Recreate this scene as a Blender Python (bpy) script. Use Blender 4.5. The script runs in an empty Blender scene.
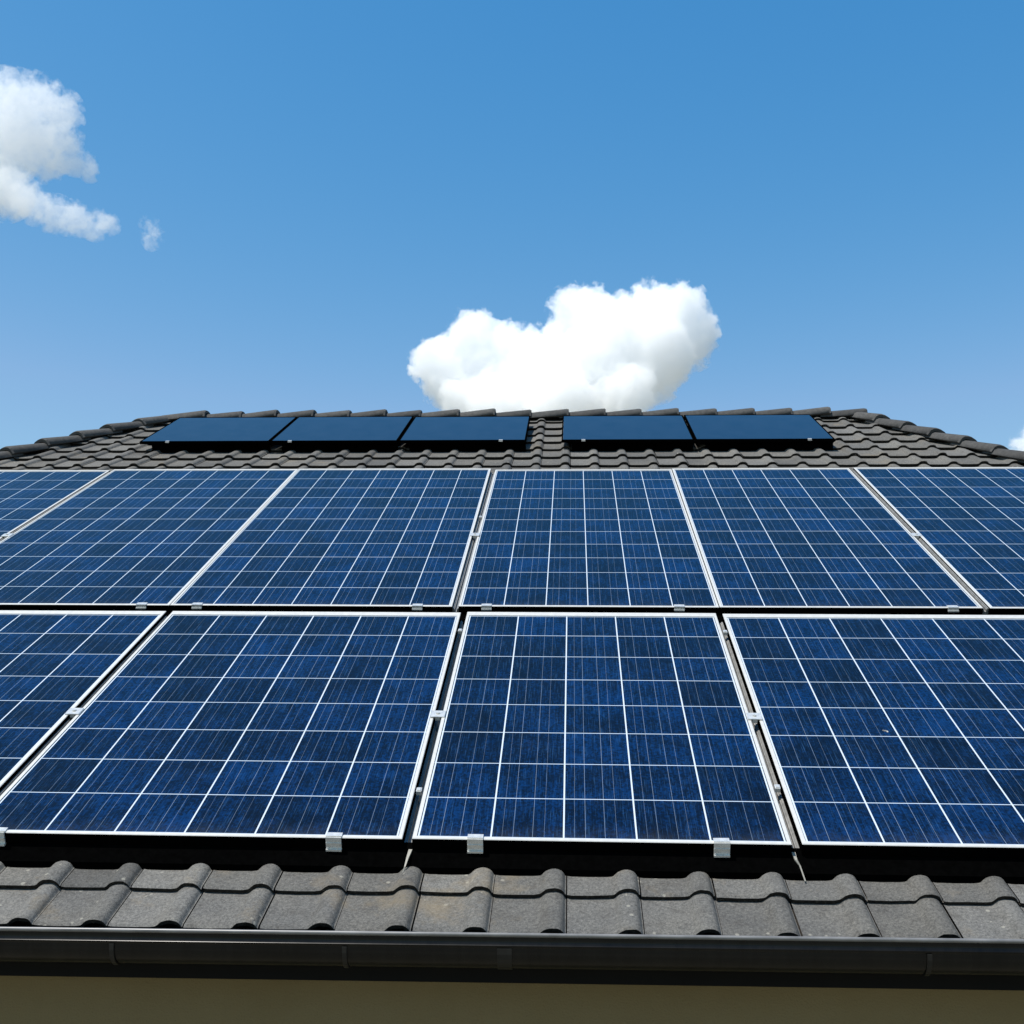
import bpy, bmesh, math, random
from mathutils import Vector, Matrix, noise
random.seed(7)
R = math.radians
scene = bpy.context.scene
COL = scene.collection

# ------------------------------------------------------------------ roof frame
PITCH = R(27.0)
CP, SP = math.cos(PITCH), math.sin(PITCH)
UW, VW, NW = Vector((1, 0, 0)), Vector((0, CP, SP)), Vector((0, -SP, CP))
Z0 = 1.34
def W(u, v, n=0.0):
    """A point of the front roof slope: u along the eave, v up the slope, n off the tiles."""
    return Vector((0, 0, Z0)) + UW * u + VW * v + NW * n
PN = 0.13                                   # glass height above the tiles
V_EAVE, V_RIDGE = 3.42, 12.42
RL, RR = -4.55, 3.06                        # ridge ends
HIP_L, HIP_R = 0.55, 0.50                   # how far each hip runs out per metre of slope
GAUGE, TW = 0.332, 0.2695                   # tile gauge and cover width

# ------------------------------------------------------------------ camera
F_PX, PHI, YAW, ROLL = 1150.0, R(15.989), R(3.040), R(0.030)
def cam_axes():
    cb, sb, cc, sc_ = math.cos(YAW), math.sin(YAW), math.cos(ROLL), math.sin(ROLL)
    Ry = Matrix(((cb, 0, sb), (0, 1, 0), (-sb, 0, cb)))
    Rz = Matrix(((cc, -sc_, 0), (sc_, cc, 0), (0, 0, 1)))
    M = Rz @ Ry
    u = M @ Vector((1, 0, 0))
    v = M @ Vector((0, math.sin(PHI), math.cos(PHI)))
    n = M @ Vector((0, math.cos(PHI), -math.sin(PHI)))
    ax = [UW * u[i] + VW * v[i] + NW * n[i] for i in range(3)]
    return ax
CR, CU, CF = cam_axes()
CAM_POS = W(0, 0, 2.4 + PN)
cam = bpy.data.cameras.new("camera")
cam.sensor_width = 36.0
cam.lens = F_PX / 1024 * 36.0
cam.clip_start, cam.clip_end = 0.05, 20000
cam_o = bpy.data.objects.new("camera", cam)
COL.objects.link(cam_o)
m3 = Matrix((CR, CU, -CF)).transposed()
cam_o.matrix_world = Matrix.Translation(CAM_POS) @ m3.to_4x4()
scene.camera = cam_o
def at(x, y, dist):
    return CAM_POS + (CR * ((x - 512) / F_PX) + CU * ((512 - y) / F_PX) + CF) * dist

# ------------------------------------------------------------------ sky, sun, exposure
SUN = Vector((-0.33, -0.25, 0.90)).normalized()
world = bpy.data.worlds.new("World")
scene.world = world
world.use_nodes = True
nt = world.node_tree
bg = nt.nodes["Background"]
sky = nt.nodes.new("ShaderNodeTexSky")
sky.sky_type = 'NISHITA'
sky.sun_disc = False
sky.sun_elevation = math.asin(SUN.z)
sky.sun_rotation = math.atan2(SUN.x, SUN.y)
sky.altitude = 1500
sky.air_density = 1.5
sky.dust_density = 0.0
sky.ozone_density = 10.0
# tune the sky's own colour channel by channel (a clear, deep blue day)
sep = nt.nodes.new("ShaderNodeSeparateColor")
cmb = nt.nodes.new("ShaderNodeCombineColor")
nt.links.new(sky.outputs[0], sep.inputs[0])
def wmath(op, a, b):
    nd = nt.nodes.new("ShaderNodeMath")
    nd.operation = op
    nt.links.new(a, nd.inputs[0])
    if isinstance(b, float):
        nd.inputs[1].default_value = b
    else:
        nt.links.new(b, nd.inputs[1])
    return nd.outputs[0]
for ci, (pwr, mul) in enumerate(((2.448, 0.72), (1.014, 1.067), (0.598, 1.838))):
    ch = wmath('MULTIPLY', wmath('POWER', sep.outputs[ci], pwr), mul)
    if ci == 0:
        ch = wmath('MINIMUM', ch, wmath('MULTIPLY', sep.outputs[0], 1.15))
    nt.links.new(ch, cmb.inputs[ci])
nt.links.new(cmb.outputs[0], bg.inputs[0])
bg.inputs[1].default_value = 0.112
sl = bpy.data.lights.new("sun", 'SUN')
sl.energy = 4.4
sl.angle = R(0.53)
sl.color = (1.0, 0.955, 0.88)
so = bpy.data.objects.new("sun", sl)
so.rotation_euler = SUN.to_track_quat('Z', 'Y').to_euler()
so.location = (0, 0, 30)
COL.objects.link(so)
vs = scene.view_settings
vs.view_transform = 'Standard'
vs.look = 'None'
vs.exposure = 0.45
vs.gamma = 1.0
vs.use_curve_mapping = False
scene.cycles.use_denoising = True
scene.cycles.volume_bounces = 40
scene.cycles.max_bounces = 40
scene.cycles.transparent_max_bounces = 16
scene.cycles.volume_max_steps = 512

# ------------------------------------------------------------------ node helpers
class NT:
    def __init__(s, name):
        s.mat = bpy.data.materials.new(name)
        s.mat.use_nodes = True
        s.t = s.mat.node_tree
        s.p = s.t.nodes["Principled BSDF"]
        s.out = s.t.nodes["Material Output"]
    def n(s, typ, ins=None, **kw):
        nd = s.t.nodes.new(typ)
        for k, v in kw.items():
            setattr(nd, k, v)
        for k, v in (ins or {}).items():
            s.set(nd.inputs[k], v)
        return nd
    def set(s, sock, v):
        if isinstance(v, bpy.types.NodeSocket):
            s.t.links.new(v, sock)
        else:
            sock.default_value = v
    def m(s, op, a, b=0.0, c=0.0, clamp=False):
        nd = s.n("ShaderNodeMath", operation=op, use_clamp=clamp)
        for i, v in enumerate((a, b, c)):
            s.set(nd.inputs[i], v)
        return nd.outputs[0]
    def mix(s, f, a, b, blend='MIX'):
        nd = s.n("ShaderNodeMix", data_type='RGBA', blend_type=blend)
        s.set(nd.inputs[0], f)
        s.set(nd.inputs[6], a)
        s.set(nd.inputs[7], b)
        return nd.outputs[2]
    def ramp(s, f, stops):
        nd = s.n("ShaderNodeValToRGB")
        cr = nd.color_ramp
        while len(cr.elements) < len(stops):
            cr.elements.new(0.5)
        for e, (p, c) in zip(cr.elements, stops):
            e.position = p
            e.color = c if len(c) == 4 else (*c, 1)
        s.set(nd.inputs[0], f)
        return nd.outputs[0]
    def noise(s, vec, scale, detail=3.0, rough=0.5):
        return s.n("ShaderNodeTexNoise", {"Vector": vec, "Scale": scale, "Detail": detail, "Roughness": rough}).outputs[0]
    def base(s, col, rough=0.5, metal=0.0, **kw):
        s.set(s.p.inputs["Base Color"], col if isinstance(col, bpy.types.NodeSocket) or len(col) == 4 else (*col, 1))
        s.set(s.p.inputs["Roughness"], rough)
        s.set(s.p.inputs["Metallic"], metal)
        for k, v in kw.items():
            s.set(s.p.inputs[k], v)
    def bump(s, h, strength, dist):
        b = s.n("ShaderNodeBump", {"Height": h, "Strength": strength, "Distance": dist})
        s.t.links.new(b.outputs[0], s.p.inputs["Normal"])
    def obj(s):
        return s.n("ShaderNodeTexCoord").outputs["Object"]

def mat_tile():
    k = NT("concrete_tile")
    co = k.obj()
    geo = k.n("ShaderNodeNewGeometry")
    rnd = geo.outputs["Random Per Island"]
    base = k.ramp(rnd, [(0.0, (0.074, 0.072, 0.068)), (0.5, (0.104, 0.101, 0.095)), (1.0, (0.136, 0.132, 0.124))])
    big = k.noise(co, 1.7, 5, 0.6)
    c = k.mix(k.m('MULTIPLY', k.m('SUBTRACT', big, 0.42, clamp=True), 2.2, clamp=True), base, (0.150, 0.139, 0.119, 1))
    mid = k.noise(co, 14, 6, 0.65)
    c = k.mix(k.m('MULTIPLY', k.m('SUBTRACT', mid, 0.5, clamp=True), 2.4, clamp=True), c, (0.058, 0.053, 0.047, 1))
    fine = k.noise(co, 260, 3, 0.7)
    c = k.mix(0.75, c, k.ramp(fine, [(0.25, (0.25, 0.25, 0.25)), (0.5, (0.5, 0.5, 0.5)), (0.75, (0.86, 0.85, 0.82))]), 'OVERLAY')
    grit = k.noise(co, 95, 4, 0.75)
    c = k.mix(0.8, c, k.ramp(grit, [(0.30, (0.22, 0.22, 0.22)), (0.5, (0.5, 0.5, 0.5)), (0.70, (0.80, 0.79, 0.77))]), 'OVERLAY')
    # lichen specks and a few rusty patches
    vor = k.n("ShaderNodeTexVoronoi", {"Vector": co, "Scale": 17.0})
    spot = k.m('LESS_THAN', k.m('ADD', vor.outputs["Distance"], k.m('MULTIPLY', fine, 0.20)), 0.225)
    spot = k.m('MULTIPLY', spot, k.m('GREATER_THAN', k.noise(co, 2.3, 2), 0.50))
    c = k.mix(k.m('MULTIPLY', spot, 0.55), c, (0.33, 0.31, 0.26, 1))
    rust = k.m('MULTIPLY', k.m('SUBTRACT', k.noise(co, 2.4, 6, 0.7), 0.585, clamp=True), 5.0, clamp=True)
    c = k.mix(k.m('MULTIPLY', rust, 0.6), c, (0.22, 0.165, 0.095, 1))
    k.base(c, 0.86, **{"Specular IOR Level": 0.25})
    k.bump(k.m('ADD', k.m('MULTIPLY', k.noise(co, 330, 4, 0.75), 0.6), k.m('MULTIPLY', k.noise(co, 60, 5, 0.6), 1.0)), 0.55, 0.006)
    return k.mat

def mat_ridge():
    k = NT("ridge_tile_grey")
    co = k.n("ShaderNodeNewGeometry").outputs["Position"]
    rnd = k.n("ShaderNodeObjectInfo").outputs["Random"]
    b = k.ramp(rnd, [(0.0, (0.050, 0.049, 0.048)), (1.0, (0.078, 0.076, 0.073))])
    c = k.mix(0.8, b, k.ramp(k.noise(co, 28, 6, 0.7), [(0.3, (0.30, 0.30, 0.30)), (0.7, (0.72, 0.71, 0.69))]), 'OVERLAY')
    st = k.m('MULTIPLY', k.m('SUBTRACT', k.noise(co, 5.0, 5, 0.7), 0.55, clamp=True), 3.0, clamp=True)
    k.base(k.mix(k.m('MULTIPLY', st, 0.5), c, (0.14, 0.135, 0.12, 1)), 0.85, **{"Specular IOR Level": 0.25})
    k.bump(k.noise(co, 120, 5, 0.7), 0.5, 0.006)
    return k.mat

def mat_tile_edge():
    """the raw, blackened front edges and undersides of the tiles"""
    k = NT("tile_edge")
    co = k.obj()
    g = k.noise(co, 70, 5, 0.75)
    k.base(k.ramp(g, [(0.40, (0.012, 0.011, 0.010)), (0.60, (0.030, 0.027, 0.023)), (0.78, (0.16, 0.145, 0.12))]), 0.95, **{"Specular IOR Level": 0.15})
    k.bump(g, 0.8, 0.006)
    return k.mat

def mat_cells(tint, seed):
    """Blue polycrystalline cells behind glass; UV counts cells."""
    k = NT("photovoltaic_cells")
    uv = k.n("ShaderNodeTexCoord").outputs["UV"]
    sp = k.n("ShaderNodeSeparateXYZ", {0: uv})
    x, y = sp.outputs[0], sp.outputs[1]
    fx, fy = k.m('FRACT', x), k.m('FRACT', y)
    ix, iy = k.m('FLOOR', x), k.m('FLOOR', y)
    oi = k.n("ShaderNodeObjectInfo")
    wn = k.n("ShaderNodeTexWhiteNoise", noise_dimensions='3D')
    k.set(wn.inputs[0], k.n("ShaderNodeCombineXYZ", {0: ix, 1: iy, 2: k.m('MULTIPLY', oi.outputs["Random"], 91.0)}).outputs[0])
    cell = wn.outputs[0]
    off = k.n("ShaderNodeVectorMath", {0: uv, 1: k.n("ShaderNodeCombineXYZ", {0: k.m('MULTIPLY', oi.outputs["Random"], 63.0), 1: k.m('MULTIPLY', oi.outputs["Random"], 37.0), 2: k.m('MULTIPLY', cell, 5.0)}).outputs[0]}, operation='ADD').outputs[0]
    streak_v = k.n("ShaderNodeVectorMath", {0: off, 1: (46.0, 1.1, 3.0)}, operation='MULTIPLY').outputs[0]
    streak = k.noise(streak_v, 1.0, 3, 0.6)
    cry = k.n("ShaderNodeTexVoronoi", {"Vector": k.n("ShaderNodeVectorMath", {0: off, 1: (30.0, 26.0, 1.0)}, operation='MULTIPLY').outputs[0], "Scale": 1.0})
    crs = k.n("ShaderNodeSeparateColor", {0: cry.outputs["Color"]}).outputs[0]
    blot = k.noise(off, 1.3, 4, 0.6)
    t = k.m('ADD', k.m('MULTIPLY', cell, 0.17), k.m('ADD', k.m('MULTIPLY', streak, 0.54), k.m('ADD', k.m('MULTIPLY', crs, 0.24), k.m('MULTIPLY', blot, 0.56))))
    col = k.ramp(t, [(0.47, (0.0003, 0.0012, 0.0046)), (0.72, (0.0004, 0.0048, 0.0190)), (0.98, (0.0010, 0.0200, 0.082))])
    # fine bright grid fingers as soft streaks
    st2 = k.noise(k.n("ShaderNodeVectorMath", {0: off, 1: (95.0, 2.2, 1.0)}, operation='MULTIPLY').outputs[0], 1.0, 2, 0.5)
    col = k.mix(k.m('MULTIPLY', k.m('SUBTRACT', st2, 0.58, clamp=True), 2.8, clamp=True), col, (0.028, 0.090, 0.21, 1))
    # bus bars
    bars = 0.0
    for b, wd in ((0.15, 0.0018), (0.30, 0.0032), (0.57, 0.0032), (0.73, 0.0018)):
        bars = k.m('MAXIMUM', bars, k.m('LESS_THAN', k.m('ABSOLUTE', k.m('SUBTRACT', fx, b)), wd))
    col = k.mix(k.m('MULTIPLY', bars, k.m('ADD', 0.28, k.m('MULTIPLY', cell, 0.25))), col, (0.28, 0.36, 0.47, 1))
    # gaps between the cells show the pale backsheet
    gv = k.m('GREATER_THAN', k.m('ABSOLUTE', k.m('SUBTRACT', fx, 0.5)), 0.5 - 0.0115)
    gh = k.m('GREATER_THAN', k.m('ABSOLUTE', k.m('SUBTRACT', fy, 0.5)), 0.5 - 0.0090)
    col = k.mix(k.m('MULTIPLY', gh, 0.9), col, (0.46, 0.54, 0.62, 1))
    col = k.mix(gv, col, (0.50, 0.55, 0.60, 1))
    # dust film
    dust = k.noise(k.obj(), 3.0, 6, 0.65)
    low = k.m('SUBTRACT', 1.0, k.m('MULTIPLY', y, 2.2), clamp=True)
    grime = k.m('MULTIPLY', k.m('MULTIPLY', low, low), k.m('SUBTRACT', k.noise(k.obj(), 9.0, 6, 0.7), 0.35, clamp=True))
    marks = k.m('MULTIPLY', k.m('SUBTRACT', k.noise(k.n("ShaderNodeVectorMath", {0: off, 1: (2.6, 1.0, 1.0)}, operation='MULTIPLY').outputs[0], 1.6, 7, 0.75), 0.60, clamp=True), 0.35)
    df = k.m('ADD', k.m('MULTIPLY', dust, 0.010), k.m('ADD', k.m('MULTIPLY', grime, 0.16), k.m('MULTIPLY', marks, 0.30)))
    col = k.mix(df, col, (0.36, 0.37, 0.37, 1))
    k.base(col, k.m('ADD', 0.06, k.m('MULTIPLY', dust, 0.10)), **{"IOR": 1.22, "Specular IOR Level": 0.5})
    return k.mat

def mat_dark_glass():
    k = NT("absorber_glass")
    co = k.obj()
    d = k.noise(co, 5, 5, 0.6)
    k.base(k.ramp(d, [(0.3, (0.004, 0.007, 0.016)), (0.7, (0.010, 0.015, 0.028))]), 0.12, **{"IOR": 1.45})
    return k.mat

def mat_metal(name, col, rough, metal=1.0, var=0.15, scale=40, spec=0.5):
    k = NT(name)
    co = k.obj()
    d = k.noise(co, scale, 4, 0.6)
    lo = tuple(c * (1 - var) for c in col)
    hi = tuple(min(1, c * (1 + var)) for c in col)
    k.base(k.ramp(d, [(0.3, lo), (0.7, hi)]), k.m('ADD', rough, k.m('MULTIPLY', k.m('SUBTRACT', d, 0.5), 0.2)), metal, **{"Specular IOR Level": spec})
    return k.mat

def mat_gutter():
    k = NT("black_gutter_paint")
    co = k.obj()
    d = k.noise(co, 3.5, 6, 0.7)
    f = k.noise(k.n("ShaderNodeVectorMath", {0: co, 1: (30, 3, 3)}, operation='MULTIPLY').outputs[0], 1.0, 4, 0.6)
    c = k.ramp(k.m('ADD', k.m('MULTIPLY', d, 0.6), k.m('MULTIPLY', f, 0.4)), [(0.35, (0.0035, 0.0032, 0.0028)), (0.65, (0.010, 0.009, 0.0075))])
    k.base(c, k.m('ADD', 0.16, k.m('MULTIPLY', d, 0.16)), **{"Specular IOR Level": 0.20})
    return k.mat

def mat_wall():
    k = NT("cream_render")
    co = k.obj()
    d = k.noise(co, 1.2, 5, 0.6)
    c = k.ramp(d, [(0.3, (0.175, 0.130, 0.058)), (0.7, (0.205, 0.155, 0.075))])
    k.base(c, 0.92)
    k.bump(k.noise(co, 130, 5, 0.7), 0.8, 0.006)
    return k.mat

def mat_ground():
    k = NT("ground_grass")
    co = k.obj()
    d = k.noise(co, 0.08, 6, 0.6)
    f = k.noise(co, 4.0, 6, 0.7)
    c = k.mix(f, k.ramp(d, [(0.35, (0.10, 0.105, 0.065)), (0.65, (0.17, 0.155, 0.115))]), (0.24, 0.215, 0.175, 1))
    k.base(c, 0.95)
    k.bump(f, 0.6, 0.05)
    return k.mat

M = dict(
    tile=mat_tile(), tile_edge=mat_tile_edge(), ridge=mat_ridge(), cells=mat_cells(None, 0), dark=mat_dark_glass(),
    alu=mat_metal("frame_aluminium", (0.54, 0.525, 0.49), 0.45, 0.15, 0.06),
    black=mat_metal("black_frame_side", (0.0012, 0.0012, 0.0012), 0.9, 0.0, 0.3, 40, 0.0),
    clamp=mat_metal("clamp_aluminium", (0.66, 0.65, 0.62), 0.28, 0.45, 0.14, 70),
    rail=mat_metal("rail_aluminium", (0.30, 0.295, 0.28), 0.5, 0.5, 0.2, 25),
    gutter=mat_gutter(), bracket=mat_metal("bracket_paint", (0.011, 0.0105, 0.0095), 0.35, 0.0, 0.3, 20, 0.25), lip=mat_metal("worn_gutter_lip", (0.15, 0.147, 0.145), 0.34, 0.0, 0.3, 9), wall=mat_wall(), ground=mat_ground(),
    fascia=mat_metal("fascia_paint", (0.0045, 0.0040, 0.0034), 0.65, 0.0, 0.3, 8, 0.10),
    strap=mat_metal("strap_metal", (0.26, 0.245, 0.21), 0.6, 0.2, 0.15, 60),
)

# ------------------------------------------------------------------ object helpers
def link(name, bm, mats, parent=None, mtx=None, smooth=False):
    me = bpy.data.meshes.new(name)
    bmesh.ops.recalc_face_normals(bm, faces=bm.faces)
    bm.to_mesh(me)
    bm.free()
    for m in (mats if isinstance(mats, (list, tuple)) else [mats]):
        me.materials.append(m)
    if smooth:
        for p in me.polygons:
            p.use_smooth = True
    o = bpy.data.objects.new(name, me)
    COL.objects.link(o)
    if parent:
        o.parent = parent
    if mtx is not None:
        o.matrix_local = mtx
    return o
def tag(o, label=None, cat=None, group=None, kind=None):
    for k, v in (("label", label), ("category", cat), ("group", group), ("kind", kind)):
        if v:
            o[k] = v
    return o
def empty(name, mtx, label, cat, group=None):
    o = bpy.data.objects.new(name, None)
    o.empty_display_size = 0.2
    COL.objects.link(o)
    o.matrix_world = mtx
    return tag(o, label, cat, group)
def box(bm, x0, x1, y0, y1, z0, z1, mi=0, mtx=None):
    vs_ = [Vector((x, y, z)) for z in (z0, z1) for y in (y0, y1) for x in (x0, x1)]
    if mtx:
        vs_ = [mtx @ v for v in vs_]
    b = [bm.verts.new(v) for v in vs_]
    fs = []
    for q in ((0, 2, 3, 1), (4, 5, 7, 6), (0, 1, 5, 4), (2, 6, 7, 3), (0, 4, 6, 2), (1, 3, 7, 5)):
        f = bm.faces.new([b[i] for i in q])
        f.material_index = mi
        fs.append(f)
    return fs
def bevel_all(bm, w, seg=1):
    bmesh.ops.bevel(bm, geom=list(bm.edges), offset=w, segments=seg, affect='EDGES', profile=0.5)
def roof_mtx(u, v, n=0.0):
    m = Matrix((UW, VW, NW)).transposed().to_4x4()
    m.translation = W(u, v, n)
    return m
def extrude_x(bm, prof, x0, x1, closed=True, mi=0, caps=True):
    a = [bm.verts.new((x0, y, z)) for y, z in prof]
    b = [bm.verts.new((x1, y, z)) for y, z in prof]
    n = len(prof)
    for i in range(n if closed else n - 1):
        j = (i + 1) % n
        bm.faces.new((a[i], a[j], b[j], b[i])).material_index = mi
    if closed and caps:
        bm.faces.new(a)
        bm.faces.new(b[::-1])

# ------------------------------------------------------------------ ground
bm = bmesh.new()
bmesh.ops.create_grid(bm, x_segments=8, y_segments=8, size=6000)
tag(link("ground", bm, M["ground"]), kind="structure")

# ------------------------------------------------------------------ house
UE_L = RL - HIP_L * (V_RIDGE - V_EAVE)
UE_R = RR + HIP_R * (V_RIDGE - V_EAVE)
house = empty("house", Matrix.Translation((0, W(0, V_EAVE).y, 0)),
              "cream rendered house with a dark grey tiled hip roof carrying the solar panels", "house")
HI = house.matrix_world.inverted()
def under(o, parent):
    """parent an object built in world coordinates to a thing standing elsewhere"""
    mw = o.matrix_world.copy()
    o.parent = parent
    o.matrix_parent_inverse = Matrix.Identity(4)
    pm = parent.matrix_world.copy()
    o.matrix_local = pm.inverted() @ mw
    return o

eave_y, eave_z = W(0, V_EAVE).y, W(0, V_EAVE).z
ridge_y, ridge_z = W(0, V_RIDGE).y, W(0, V_RIDGE).z
back_y = 2 * ridge_y - eave_y

# roof: tiled front slope on a closed hip body
def tile_profile():
    pts = [(0.0, 0.003), (0.06, 0.001), (0.3, 0.0), (0.55, 0.001), (0.620, 0.003), (0.645, 0.0065), (0.672, 0.0140),
           (0.705, 0.0215), (0.745, 0.0264), (0.79, 0.0285), (0.835, 0.0288), (0.88, 0.0274), (0.915, 0.0238),
           (0.942, 0.0175), (0.958, 0.0110), (0.970, 0.0050), (0.984, 0.0030)]
    return [(x * TW, z) for x, z in pts]
PROF = tile_profile()
bm = bmesh.new()
NOSE = 0.034
THK = 0.021
cols0 = int(math.floor((UE_L - 0.0) / TW)) - 1
cols1 = int(math.ceil((UE_R - 0.0) / TW)) + 1
U_PHASE = -0.022
V_ROW2 = 3.650
rows = int((V_RIDGE - V_EAVE) / GAUGE) + 2
for r in range(rows):
    vn = V_EAVE if r == 0 else V_ROW2 + (r - 1) * GAUGE
    vh = V_ROW2 + r * GAUGE + 0.05
    if vn > V_RIDGE:
        break
    vh = min(vh, V_RIDGE)
    limL = RL - HIP_L * (V_RIDGE - vn) - 0.3
    limR = RR + HIP_R * (V_RIDGE - vn) + 0.3
    for c in range(cols0, cols1):
        u0 = U_PHASE + c * TW
        if u0 + TW < limL or u0 > limR:
            continue
        jv = random.gauss(0, 0.0035)
        jn = random.gauss(0, 0.0014)
        ju = random.gauss(0, 0.0012)
        js = random.gauss(0, 0.003)
        rowsv = []
        slope = -NOSE / (GAUGE + 0.05)
        vv = vn + jv
        def ring(v, dn, extra=0.0):
            out = []
            for i, (px, pz) in enumerate(PROF):
                jj = extra * (noise.noise(Vector((u0 * 40 + px * 55, v * 9.0, r * 3.1))))
                n_ = pz + NOSE + slope * (v - vn) + jn + dn
                out.append(bm.verts.new(W(u0 + px + ju, v + js * (px / TW - 0.5) + jj, n_)))
            return out
        ra = ring(vh, 0.0)
        rb = ring(vv + 0.012, 0.0)
        rc = ring(vv, -0.005, 0.004)
        rd = ring(vv + 0.003, -THK, 0.006)
        re_ = ring(vv + 0.10, -THK)
        for a, b in ((ra, rb), (rb, rc), (rc, rd), (rd, re_)):
            for i in range(len(PROF) - 1):
                f = bm.faces.new((a[i], a[i + 1], b[i + 1], b[i]))
                f.smooth = (a is ra)
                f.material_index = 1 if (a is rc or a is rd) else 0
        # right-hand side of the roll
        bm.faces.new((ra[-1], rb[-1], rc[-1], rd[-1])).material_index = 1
# trim along the two hips
def trim(pa, pb, keep):
    d = (pb - pa).normalized()
    no = d.cross(NW)
    if no.dot(keep - pa) > 0:
        no = -no
    bmesh.ops.bisect_plane(bm, geom=bm.verts[:] + bm.edges[:] + bm.faces[:], plane_co=pa, plane_no=no, clear_outer=True)
mid = W((RL + RR) / 2, 8)
trim(W(RL, V_RIDGE), W(UE_L, V_EAVE), mid)
trim(W(RR, V_RIDGE), W(UE_R, V_EAVE), mid)
# body under the tiles
P = [W(UE_L, V_EAVE + .05, -.004), W(UE_R, V_EAVE + .05, -.004), W(RR, V_RIDGE, -.004), W(RL, V_RIDGE, -.004)]
bl, br = Vector((UE_L, back_y, eave_z)), Vector((UE_R, back_y, eave_z))
v = [bm.verts.new(p) for p in P] + [bm.verts.new(bl), bm.verts.new(br)]
for q in ((0, 1, 2, 3), (0, 3, 4), (1, 5, 2), (3, 2, 5, 4)):
    bm.faces.new([v[i] for i in q]).material_index = 1 if q == (0, 1, 2, 3) else 0
me_keep = bpy.data.meshes.new("roof")
bm.to_mesh(me_keep)
bm.free()
me_keep.materials.append(M["tile"])
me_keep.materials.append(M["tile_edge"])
roof = bpy.data.objects.new("roof", me_keep)
COL.objects.link(roof)
under(roof, house)

# ridge and hip tiles
def ridge_tile_mesh():
    bm = bmesh.new()
    L = 0.50
    prof = []
    for i in range(9):
        a = math.pi * (i / 8)
        prof.append((-math.cos(a) * (1.0 if i in (0, 8) else 0.96), math.sin(a) ** 0.6))
    rings = []
    for x, ry, rz, dz in ((0.0, 0.112, 0.076, -0.004), (L - 0.02, 0.140, 0.098, 0.026), (L, 0.136, 0.094, 0.024), (L, 0.112, 0.072, 0.018), (L - 0.12, 0.108, 0.068, 0.012)):
        rings.append([bm.verts.new((x, py * ry, pz * rz + dz - 0.012)) for py, pz in prof])
    for k_, (a, b) in enumerate(zip(rings, rings[1:])):
        for i in range(8):
            f = bm.faces.new((a[i], a[i + 1], b[i + 1], b[i]))
            f.smooth = k_ == 0
    # close the low side edges
    for i in (0, 8):
        bm.faces.new((rings[0][i], rings[1][i], rings[2][i], rings[3][i], rings[4][i]))
    return bm
bm = ridge_tile_mesh()
bmesh.ops.recalc_face_normals(bm, faces=bm.faces)
rt_me = bpy.data.meshes.new("ridge_tile")
bm.to_mesh(rt_me)
bm.free()
rt_me.materials.append(M["ridge"])
def put_ridge(p, xdir, up, s=1.0):
    o = bpy.data.objects.new("ridge_tile", rt_me)
    COL.objects.link(o)
    x = xdir.normalized()
    y = up.cross(x).normalized()
    z = x.cross(y)
    m = Matrix((x, y, z)).transposed().to_4x4()
    m = m @ Matrix.Rotation(random.gauss(0, 0.010), 4, 'Y') @ Matrix.Rotation(random.gauss(0, 0.010), 4, 'Z') @ Matrix.Scale(s * random.uniform(0.98, 1.03), 4)
    m.translation = p
    o.matrix_world = m
    under(o, roof)
    return o
x = RL - 0.02
NR = 18
STEP_R = (RR + 0.10 - 0.50 - x) / NR
for _ in range(NR + 1):
    put_ridge(Vector((x, ridge_y, ridge_z + 0.028)), Vector((1, 0, 0)), Vector((0, 0, 1)))
    x += STEP_R
for (uu, sgn, ue, corner) in ((RL, -1, UE_L, bl), (RR, 1, UE_R, br)):
    a, b = W(uu, V_RIDGE), W(ue, V_EAVE)
    d = (b - a).normalized()
    side_n = (corner - b).cross(a - b).normalized()
    if side_n.z < 0:
        side_n = -side_n
    up = (NW + side_n).normalized()
    L = (b - a).length
    t = -0.13
    while t < L:
        put_ridge(a + d * t + up * 0.014, d, up, 1.04)
        t += 0.405

# walls, soffit, fascia
OV = 0.32
wy = eave_y + OV
bm = bmesh.new()
wx0, wx1 = UE_L + OV, UE_R - OV
box(bm, wx0, wx1, wy, back_y - OV, 0.0, eave_z - 0.126)
under(link("wall", bm, M["wall"]), house)
bm = bmesh.new()
FY = eave_y + 0.085                       # front of the fascia board
box(bm, UE_L + .06, UE_R - .06, FY, FY + 0.025, eave_z - 0.154, eave_z + 0.022)
for xs in (UE_L + .035, UE_R - .06):
    box(bm, xs, xs + .025, FY, back_y, eave_z - 0.154, eave_z - 0.01)
board = under(link("fascia_board", bm, M["fascia"]), house)
bm = bmesh.new()
box(bm, UE_L + .07, UE_R - .07, FY + 0.03, back_y - .03, eave_z - 0.124, eave_z - 0.110)
under(link("soffit", bm, M["fascia"]), house)

# gutter: deep half-round trough with a rolled lip
GY, GZ = FY - 0.150, eave_z + 0.040
def gutter_profile(off):
    pts = []
    # back edge up, round the bottom, front face, rolled lip
    pts.append((FY - 0.004, eave_z + 0.02))
    rad = 0.074
    cy, cz = FY - 0.004 - rad, GZ - 0.056
    for i in range(15):
        a = -math.pi * i / 14
        pts.append((cy + math.cos(a) * (rad + off * 0), cz + math.sin(a) * rad))
    fy = cy - rad
    for dy, dz in ((0.0, -0.052), (-0.004, -0.048), (-0.0045, -0.043), (-0.001, -0.039), (0.001, -0.030), (0.000, -0.016)):
        pts.append((fy + dy, GZ + dz))
    for i in range(9):
        a = math.pi * 1.25 - math.pi * 1.75 * i / 8
        pts.append((fy + 0.000 + math.cos(a) * 0.0068, GZ - 0.008 + math.sin(a) * 0.0068))
    return pts
gp = gutter_profile(0)
bm = bmesh.new()
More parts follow.
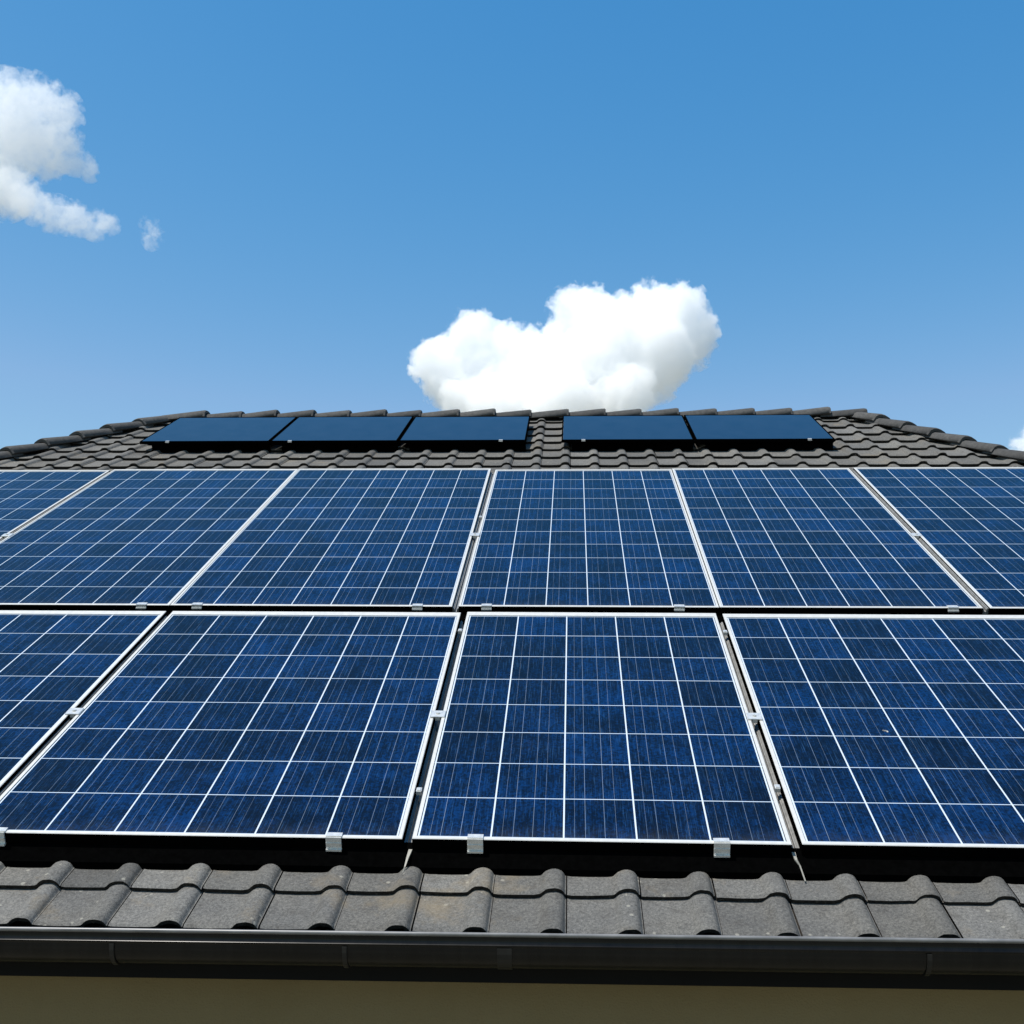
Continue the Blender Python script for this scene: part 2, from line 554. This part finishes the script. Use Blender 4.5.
def sweep(bm, x0, x1, prof, t):
    """thin shell of the profile between two x"""
    n = len(prof)
    nor = []
    for i in range(n):
        a = Vector(prof[max(0, i - 1)])
        b = Vector(prof[min(n - 1, i + 1)])
        d = (b - a).normalized()
        nor.append(Vector((-d.y, d.x)))
    outer = [Vector(p) for p in prof]
    inner = [Vector(p) + nr * t for p, nr in zip(prof, nor)]
    loop = outer + inner[::-1]
    extrude_x(bm, [(p.x, p.y) for p in loop], x0, x1)
sweep(bm, UE_L - .02, UE_R + .02, gp, -0.002)
gutter = link("gutter", bm, [M["gutter"], M["lip"]], smooth=False)
for p in gutter.data.polygons:
    if p.center.z > GZ - 0.0145 and p.center.y < FY - 0.1:
        p.material_index = 1
for p in gutter.data.polygons:
    p.use_smooth = True
gutter.data.set_sharp_from_angle(angle=R(40))
under(gutter, house)
def gutter_band(name, u, wid, t):
    bm = bmesh.new()
    prof = [(y, z) for y, z in gp[1:17]]
    n = len(prof)
    c = Vector((FY - 0.078, GZ - 0.056))
    outer = [c + (Vector(p) - c) * (1 + t / 0.074) for p in prof]
    inner = [c + (Vector(p) - c) * 0.985 for p in prof]
    extrude_x(bm, [(p.x, p.y) for p in outer + inner[::-1]], u - wid / 2, u + wid / 2)
    return under(link(name, bm, M["bracket"]), gutter)

# ------------------------------------------------------------------ solar panels
def ring_frame(bm, w, l, rim, depth, top_i, side_i, n_top=0.004):
    """rim = (left, right, bottom, top) widths; local origin at the lower left corner"""
    rl, rr, rb, rt = rim
    c = 0.0025
    o_t = [(c, c), (w - c, c), (w - c, l - c), (c, l - c)]
    o_s = [(0, 0), (w, 0), (w, l), (0, l)]
    i_t = [(rl, rb), (w - rr, rb), (w - rr, l - rt), (rl, l - rt)]
    lv = [(o_s, -depth), (o_s, n_top - c), (o_t, n_top), (i_t, n_top), (i_t, -depth)]
    R_ = [[bm.verts.new((x, y, z)) for x, y in q] for q, z in lv]
    for k in range(5):
        a, b = R_[k], R_[(k + 1) % 5]
        for i in range(4):
            j = (i + 1) % 4
            f = bm.faces.new((a[i], a[j], b[j], b[i]))
            f.material_index = side_i if k in (0, 4) else top_i
def slab_uv(bm, x0, x1, y0, y1, zt, zb, nx, ny, mx=0.0, my=0.0):
    fs = box(bm, x0, x1, y0, y1, zb, zt)
    lay = bm.loops.layers.uv.new("UVMap")
    for f in bm.faces:
        for lp in f.loops:
            co = lp.vert.co
            lp[lay].uv = (-mx + (co.x - x0) / (x1 - x0) * (nx + 2 * mx), -my + (co.y - y0) / (y1 - y0) * (ny + 2 * my))
def clamp_mesh_end():
    """clip that grips the lower frame edge; origin on the top front edge of the frame"""
    bm = bmesh.new()
    w = 0.030
    box(bm, -w, w, -0.004, 0.026, 0.0045, 0.010)
    box(bm, -w, w, -0.0105, -0.0045, -0.046, 0.010)
    box(bm, -w, w, -0.018, -0.0110, -0.046, -0.038)
    box(bm, -w * .98, w * .98, -0.0135, -0.0108, -0.018, -0.012)
    box(bm, -w, w, -0.004, 0.000, 0.0105, 0.0135)
    return bm
def clamp_mesh_mid():
    """bridge between two frames with a bolt; origin in the gap at glass height"""
    bm = bmesh.new()
    box(bm, -0.034, 0.034, -0.032, 0.032, 0.0045, 0.011)
    box(bm, -0.012, 0.012, -0.030, 0.030, -0.012, 0.0042)
    bevel_all(bm, 0.0015)
    mt = Matrix.Translation((0, 0, 0.0145))
    bmesh.ops.create_cone(bm, cap_ends=True, segments=6, radius1=0.010, radius2=0.009, depth=0.006, matrix=mt)
    return bm
def clamp_mesh_edge():
    bm = bmesh.new()
    w = 0.030
    box(bm, -w, w, -0.004, 0.024, 0.0045, 0.010)
    box(bm, -w, w, -0.0105, -0.0045, -0.016, 0.010)
    box(bm, -w, w, -0.020, -0.0110, -0.016, -0.009)
    return bm
def clamp_mesh_small():
    bm = bmesh.new()
    box(bm, -0.011, 0.011, -0.016, 0.016, -0.018, 0.000)
    box(bm, -0.007, 0.007, -0.010, 0.010, 0.0002, 0.004)
    return bm
CL = {}
for kname, fn in (("end", clamp_mesh_end), ("mid", clamp_mesh_mid), ("edge", clamp_mesh_edge), ("small", clamp_mesh_small)):
    b_ = fn()
    bmesh.ops.recalc_face_normals(b_, faces=b_.faces)
    me = bpy.data.meshes.new("clamp")
    b_.to_mesh(me)
    b_.free()
    me.materials.append(M["clamp"])
    CL[kname] = me
def add_clamp(parent, kname, x, y, z=0.0, name="clamp"):
    o = bpy.data.objects.new(name, CL[kname])
    COL.objects.link(o)
    o.parent = parent
    o.matrix_local = Matrix.Translation((x, y, z)) @ Matrix.Rotation(random.gauss(0, 0.02), 4, 'Z')
    return o
def pv_panel(u0, u1, v0, v1, nx, ny, rim, label, dn=0.0, group="blue solar panels on the roof"):
    w, l = u1 - u0, v1 - v0
    root = empty("solar_module", roof_mtx(u0, v0, PN + dn) @ Matrix.Rotation(random.gauss(0, 0.0012), 4, 'X') @ Matrix.Rotation(random.gauss(0, 0.0010), 4, 'Y'), label, "solar panel", group)
    bm = bmesh.new()
    ring_frame(bm, w, l, rim, 0.040, 0, 1)
    link("frame", bm, [M["alu"], M["black"]], root)
    bm = bmesh.new()
    e = 0.0005
    slab_uv(bm, rim[0] + e, w - rim[1] - e, rim[2] + e, l - rim[3] - e, 0.0005, -0.012, nx, ny, 0.02, 0.02)
    link("cell_sheet", bm, M["cells"], root)
    return root
G = 0.019                                   # half of the open gap between panels
LOW0, LOW1 = 3.847, 6.246
UP0, UP1 = 6.350, 9.72
rim_low = (0.016, 0.016, 0.016, 0.056)
rim_up = (0.014, 0.014, 0.018, 0.034)
ga, gb, gc = -2.376, -0.633, 0.838
T = 0.002
G2 = 0.020
low = [
    pv_panel(-4.10, ga - G, LOW0, LOW1, 6, 8, rim_low, "lower row blue solar panel cut off by the left edge of the photo"),
    pv_panel(ga + G, gb - G, LOW0, LOW1, 6, 8, rim_low, "six column blue solar panel left of the five column one, clip at lower right"),
    pv_panel(gb + G, gc - G, LOW0, LOW1, 5, 8, rim_low, "five column blue solar panel in the lower row with two silver clips below"),
    pv_panel(gc + G, 2.62, LOW0, LOW1, 6, 8, rim_low, "lower row blue solar panel at the right edge with a small bird dropping"),
]
ha, hb, hc, hd, he = -4.085, -2.412, -0.695, 0.853, 2.381
up = [
    pv_panel(-5.30, ha - G2, UP0, UP1, 5, 11, rim_up, "upper row blue solar panel at the far left, only its corner in view"),
    pv_panel(ha + G2, hb - T, UP0, UP1, 7, 11, rim_up, "upper row blue solar panel second from left, beside the pale slanting rail gap"),
    pv_panel(hb + T, hc - G, UP0, UP1, 7, 11, rim_up, "upper row blue solar panel just left of the central dark gap, seven cells wide"),
    pv_panel(hc + G, hd - T, UP0, UP1, 6, 11, rim_up, "upper row blue solar panel right of the central dark gap, nearly upright columns"),
    pv_panel(hd + T, he - G2, UP0, UP1, 6, 11, rim_up, "upper row blue solar panel second from right, left of a wide slanting gap"),
    pv_panel(he + G2, 3.93, UP0, UP1, 6, 11, rim_up, "upper row blue solar panel at the far right, cut off by the photo edge"),
]
CLIPX = -2.235
# clips on the lower edges
def on_panel(panel, u, v):
    q = panel.matrix_world.inverted() @ W(u, v, PN)
    return q.x, q.y
for pi, us in ((1, (CLIPX, -0.915,)), (2, (-0.372, 0.558))):
    for u in us:
        add_clamp(low[pi], "end", u - low[pi].location.x, 0.0)
for pi, us in ((1, (-2.583,)), (2, (-2.245, -0.92)), (3, (-0.51, 0.62)), (4, (2.19,))):
    for u in us:
        add_clamp(up[pi], "edge", u - up[pi].location.x, 0.0)
# a dropping on the right-hand panel, a cable-tie nub at the far edge of the middle one
def dropping(panel, x, y):
    bm = bmesh.new()
    for dx, dy, rx, ry in ((0, 0, .008, .006), (.007, -.006, .005, .009), (-.008, .004, .004, .003)):
        mt = Matrix.Translation((x + dx, y + dy, 0.001)) @ Matrix.Diagonal((rx, ry, 0.003, 1))
        bmesh.ops.create_icosphere(bm, subdivisions=2, radius=1.0, matrix=mt)
    k = bpy.data.materials.get("dried_dropping")
    if not k:
        q = NT("dried_dropping")
        q.base(q.ramp(q.noise(q.obj(), 60, 4), [(0.4, (0.10, 0.10, 0.09)), (0.65, (0.55, 0.54, 0.50))]), 0.9)
        k = q.mat
    link("dropping", bm, k, panel, smooth=True)
dropping(low[3], 1.405 - 0.857, 4.79 - LOW0)
# reddish stain: a thin film inside the glass of one cell
# ------------------------------------------------------------------ mounting rails with mid clamps
def rail(u, v0, v1, clamps, smalls, label, strap=None, h1=0.112):
    root = empty("mounting_rail", roof_mtx(u, v0, 0.0), label, "mounting rail", "aluminium rails in the gaps between the panels")
    bm = bmesh.new()
    # open-topped channel
    h0 = 0.052
    pr = [(-0.019, h0), (0.019, h0), (0.019, h1), (0.011, h1), (0.011, h1 - .006), (0.006, h1 - .006), (0.006, h1 - .022), (-0.006, h1 - .022), (-0.006, h1 - .006), (-0.011, h1 - .006), (-0.011, h1), (-0.019, h1)]
    a = [bm.verts.new((x, 0.0, z)) for x, z in pr]
    b = [bm.verts.new((x, v1 - v0, z)) for x, z in pr]
    for i in range(len(pr)):
        j = (i + 1) % len(pr)
        bm.faces.new((a[i], a[j], b[j], b[i]))
    bm.faces.new(a)
    bm.faces.new(b[::-1])
    link("rail_channel", bm, M["rail"], root)
    # hooks carrying the rail on the tiles
    vv = 0.35
    while vv < v1 - v0:
        bm = bmesh.new()
        box(bm, -0.016, 0.016, vv - .018, vv + .018, 0.012, 0.0515)
        box(bm, -0.022, 0.022, vv - .03, vv + .16, 0.004, 0.0115)
        link("roof_hook", bm, M["rail"], root)
        vv += 1.1
    for cv in clamps:
        add_clamp(root, "mid", 0, cv - v0, PN)
    for cv in smalls:
        add_clamp(root, "small", random.uniform(-.003, .003), cv - v0, PN, "rail_nut")
    if strap:
        bm = bmesh.new()
        pts = [Vector(p) for p in strap]
        wds = [0.007, 0.0045, 0.0025, 0.0025]
        prev = None
        for p, wd in zip(pts, wds):
            cur = [bm.verts.new(p + Vector((sx * wd, 0, sz * wd * .6))) for sx, sz in ((-1, -1), (1, -1), (1, 1), (-1, 1))]
            if prev:
                for i in range(4):
                    j = (i + 1) % 4
                    bm.faces.new((prev[i], prev[j], cur[j], cur[i]))
            else:
                bm.faces.new(cur)
            prev = cur
        bm.faces.new(prev[::-1])
        link("earth_strap", bm, M["strap"], root)
    return root
rail(ga, LOW0 + .03, LOW1 - .02, (4.90,), (), "aluminium rail in the slanting gap at the left of the lower panels")
rail(gb, LOW0 + .03, LOW1 - .02, (4.905,), (5.98, 4.22), "aluminium rail in the dark gap left of the five column panel, thin strap below", h1=0.088, strap=
     ((0.012, -0.035, 0.085), (0.006, -0.080, 0.078), (0.0, -0.112, 0.062), (-0.012, -0.135, 0.034)))
rail(gc, LOW0 + .03, LOW1 - .02, (4.91,), (5.98, 4.28), "aluminium rail right of the five column panel, loose tapering strap at its foot", h1=0.088, strap=
     ((-0.010, -0.020, 0.088), (-0.006, -0.055, 0.080), (0.006, -0.07, 0.066), (0.018, -0.12, 0.034)))
rail(ha, UP0 + .02, UP1 - .03, (7.75,), (7.4,), "aluminium rail in the pale slanting gap at the far left of the upper panels", h1=0.124)
rail(hc, UP0 + .02, UP1 - .03, (7.77,), (8.25,), "aluminium rail in the dark gap at the centre of the upper panels")
rail(he, UP0 + .02, UP1 - .03, (7.77,), (), "aluminium rail in the wide slanting gap at the right of the upper panels", h1=0.124)
# black bar added under the row gap to keep it dark
def bar(v, u0, u1, label, n0=0.050, n1=0.084, hw=0.055):
    root = empty("shade_bar", roof_mtx((u0 + u1) / 2, v), label, "shading beam", "added black bars that keep the row gap dark")
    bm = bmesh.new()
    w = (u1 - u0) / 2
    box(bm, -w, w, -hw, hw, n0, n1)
    link("bar", bm, M["black"], root)
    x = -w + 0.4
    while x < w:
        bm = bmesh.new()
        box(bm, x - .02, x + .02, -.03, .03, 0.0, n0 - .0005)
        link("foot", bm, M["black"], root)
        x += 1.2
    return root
bar((LOW1 + UP0) / 2, -4.05, 3.9, "added black beam showing in the gap between the two panel rows")

def shade(v, u0, u1, label):  # black strip added to make the shaded gap below the panels solid black
    root = empty("shade_strip", roof_mtx((u0 + u1) / 2, v), label, "guard strip")
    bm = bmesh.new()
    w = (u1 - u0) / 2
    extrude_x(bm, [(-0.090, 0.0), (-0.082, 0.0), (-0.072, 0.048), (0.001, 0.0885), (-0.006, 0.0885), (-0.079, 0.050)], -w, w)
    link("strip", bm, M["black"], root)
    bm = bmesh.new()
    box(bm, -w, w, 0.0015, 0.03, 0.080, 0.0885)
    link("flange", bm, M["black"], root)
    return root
shade(LOW0 + 0.014, -4.09, 2.61, "black guard strip added to darken the gap under the lower panel edge")

# ------------------------------------------------------------------ dark collectors by the ridge
CN = 0.132                                  # collectors stand a little higher off the tiles
def collector(u0, u1, v0, v1, label, clips):
    w, l = u1 - u0, v1 - v0
    root = empty("solar_collector", roof_mtx(u0, v0, CN) @ Matrix.Rotation(random.gauss(0, 0.002), 4, 'X'), label, "solar panel", "dark flat collectors under the ridge")
    bm = bmesh.new()
    ring_frame(bm, w, l, (.012, .012, .012, .012), 0.026, 0, 0)
    link("frame", bm, M["black"], root)
    bm = bmesh.new()
    box(bm, .0145, w - .0145, .0145, l - .0145, -.02, .0015)
    link("glass", bm, M["dark"], root)
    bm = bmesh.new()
    box(bm, 0.10, w - 0.004, 0.045, 0.055, -CN + 0.004, -0.0265)  # dark strip added so the shadow under the collector stays black
    link("shadow_strip", bm, M["black"], root)
    for x in (0.25, w - 0.25):
        for y in (0.06, l - 0.12):
            bm = bmesh.new()
            box(bm, x - .015, x + .015, y, y + .06, -CN + .01, -.0265)
            link("support", bm, M["black"], root)
    for c in clips:
        add_clamp(root, "edge", c - u0, 0.0).scale = (0.62, 0.62, 0.62)
    return root
D0, D1 = 10.89, 12.09
g2 = 0.007
ds = [(-4.275, -2.970, (-3.99,), "leftmost dark solar collector below the ridge, one silver clip under it"),
      (-2.970, -1.703, (-2.77,), "middle one of the three dark solar collectors left of the bare tile strip"),
      (-1.703, -0.448, (-0.70,), "dark solar collector touching the left side of the bare tile strip"),
      (-0.118, 1.169, (0.10,), "dark solar collector touching the right side of the bare tile strip"),
      (1.169, 2.505, (2.26,), "rightmost dark solar collector below the ridge, sharp lower right corner")]
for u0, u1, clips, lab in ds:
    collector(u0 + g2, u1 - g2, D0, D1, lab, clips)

# ------------------------------------------------------------------ gutter fittings
for u in (-1.60, -0.785, 1.19):
    gutter_band("gutter_bracket", u, 0.016, 0.0055)
gutter_band("gutter_joint", -0.235, 0.050, 0.003)

# the gutter and its board fall slightly to the left
FALL = Matrix.Translation((-0.3, 0, eave_z)) @ Matrix.Rotation(R(-0.36), 4, 'Y') @ Matrix.Translation((0.3, 0, -eave_z))
for o in (gutter, board):
    o.matrix_local = o.parent.matrix_world.inverted() @ FALL @ o.parent.matrix_world @ o.matrix_local

# ------------------------------------------------------------------ clouds
def cloud(puffs, dist, label, dens, soft, seed, nscale=1.0, thr=0.0):
    """puffs = (x, y, radius, depth) seen from the roof; a closed hull with a density of billows inside"""
    k = dist / F_PX
    pts = []
    for px, py, pr, dz in puffs:
        pts.append((at(px, py, dist + dz * k), pr * k))
    c0 = sum((p for p, _ in pts), Vector()) / len(pts)
    bm = bmesh.new()
    for p, r in pts:
        bmesh.ops.create_icosphere(bm, subdivisions=3, radius=r * 1.16 + 2.5 * k, matrix=Matrix.Translation(p - c0))
    tmp_me = bpy.data.meshes.new("hull")
    bm.to_mesh(tmp_me)
    bm.free()
    tmp = bpy.data.objects.new("hull", tmp_me)
    COL.objects.link(tmp)
    md = tmp.modifiers.new("remesh", 'REMESH')
    md.mode = 'VOXEL'
    md.voxel_size = 3.2 * k
    dg = bpy.context.evaluated_depsgraph_get()
    me = bpy.data.meshes.new_from_object(tmp.evaluated_get(dg))
    bpy.data.objects.remove(tmp)
    me.name = "cloud"
    q = NT("cloud_vapour")
    t = q.t
    t.nodes.remove(q.p)
    co = q.obj()
    # billow displacement of the lookup point
    nz = q.n("ShaderNodeTexNoise", {"Vector": co, "Scale": nscale * 0.030 / k, "Detail": 6.0, "Roughness": 0.62})
    nz2 = q.n("ShaderNodeTexNoise", {"Vector": co, "Scale": nscale * 0.10 / k, "Detail": 5.0, "Roughness": 0.62})
    d = None
    for p, r in pts:
        q0 = p - c0
        dd = q.n("ShaderNodeVectorMath", {0: co, 1: tuple(q0)}, operation='DISTANCE').outputs["Value"]
        s = q.m('SUBTRACT', r, dd)
        d = s if d is None else q.n("ShaderNodeMath", {0: d, 1: s, 2: 6.0 * k}, operation='SMOOTH_MAX').outputs[0]
    px_d = q.m('DIVIDE', d, k)
    px_d = q.m('ADD', px_d, q.m('MULTIPLY', q.m('SUBTRACT', nz.outputs[0], 0.55), soft[0]))
    px_d = q.m('ADD', px_d, q.m('MULTIPLY', q.m('SUBTRACT', nz2.outputs[0], 0.52), soft[1]))
    f = q.m('DIVIDE', q.m('SUBTRACT', px_d, thr), soft[2], clamp=True)
    f = q.m('MULTIPLY', f, f)
    vol = q.n("ShaderNodeVolumePrincipled", {"Color": (0.999, 0.999, 0.999, 1), "Anisotropy": -0.1})
    q.set(vol.inputs["Density"], q.m('MULTIPLY', f, dens / k))
    t.links.new(vol.outputs[0], q.out.inputs["Volume"])
    q.mat.cycles.volume_step_rate = 0.2
    me.materials.clear()
    me.materials.append(q.mat)
    o = bpy.data.objects.new("cloud", me)
    COL.objects.link(o)
    o.location = c0
    tag(o, label, "cloud")
    return o
cloud([(437, 362, 26, 0), (472, 337, 27, -6), (502, 350, 28, 4), (455, 385, 32, 5), (575, 312, 26, 5), (596, 318, 30, -5), (560, 340, 24, 8),
       (620, 338, 42, -4), (655, 312, 30, 6), (680, 312, 28, -3), (690, 338, 29, 4), (650, 352, 44, -10), (540, 376, 42, -8), (590, 372, 46, -14),
       (500, 385, 40, 0), (664, 364, 26, 6), (560, 405, 40, -40), (500, 408, 34, -36), (620, 396, 34, -40), (465, 398, 26, -20), (648, 382, 24, -10), (478, 362, 30, -5), (530, 352, 26, 0)],
      420, "big white cumulus cloud rising behind the middle of the ridge", 0.075, (46, 24, 2.5), 3, thr=-3)
cloud([(38, 100, 24, 0), (58, 112, 22, 4), (12, 106, 32, -4), (22, 138, 36, 0), (56, 138, 24, -4), (-15, 130, 45, 0), (76, 158, 15, 0), (46, 160, 20, 3),
       (2, 190, 26, -42), (30, 202, 19, -58), (56, 215, 16, -62), (76, 219, 15, -64), (95, 224, 13, -64), (107, 225, 10, -64), (-25, 180, 38, -25), (88, 170, 10, 0)],
      420, "ragged white cloud cut by the left edge of the sky, high above the roof", 0.032, (60, 50, 5), 11, thr=-6)
cloud([(149, 226, 9, 0), (153, 236, 10, 1), (151, 243, 6, 0)], 420, "tiny wisp of cloud just right of the ragged left cloud", 0.04, (50, 46, 10), 5, nscale=1.6, thr=-4)
cloud([(1032, 440, 19, 0), (1019, 444, 11, 0), (1050, 434, 26, 0), (1042, 452, 24, 0)], 420, "small white cloud at the right edge, just above the hip of the roof", 0.08, (40, 30, 7), 8, thr=-2)
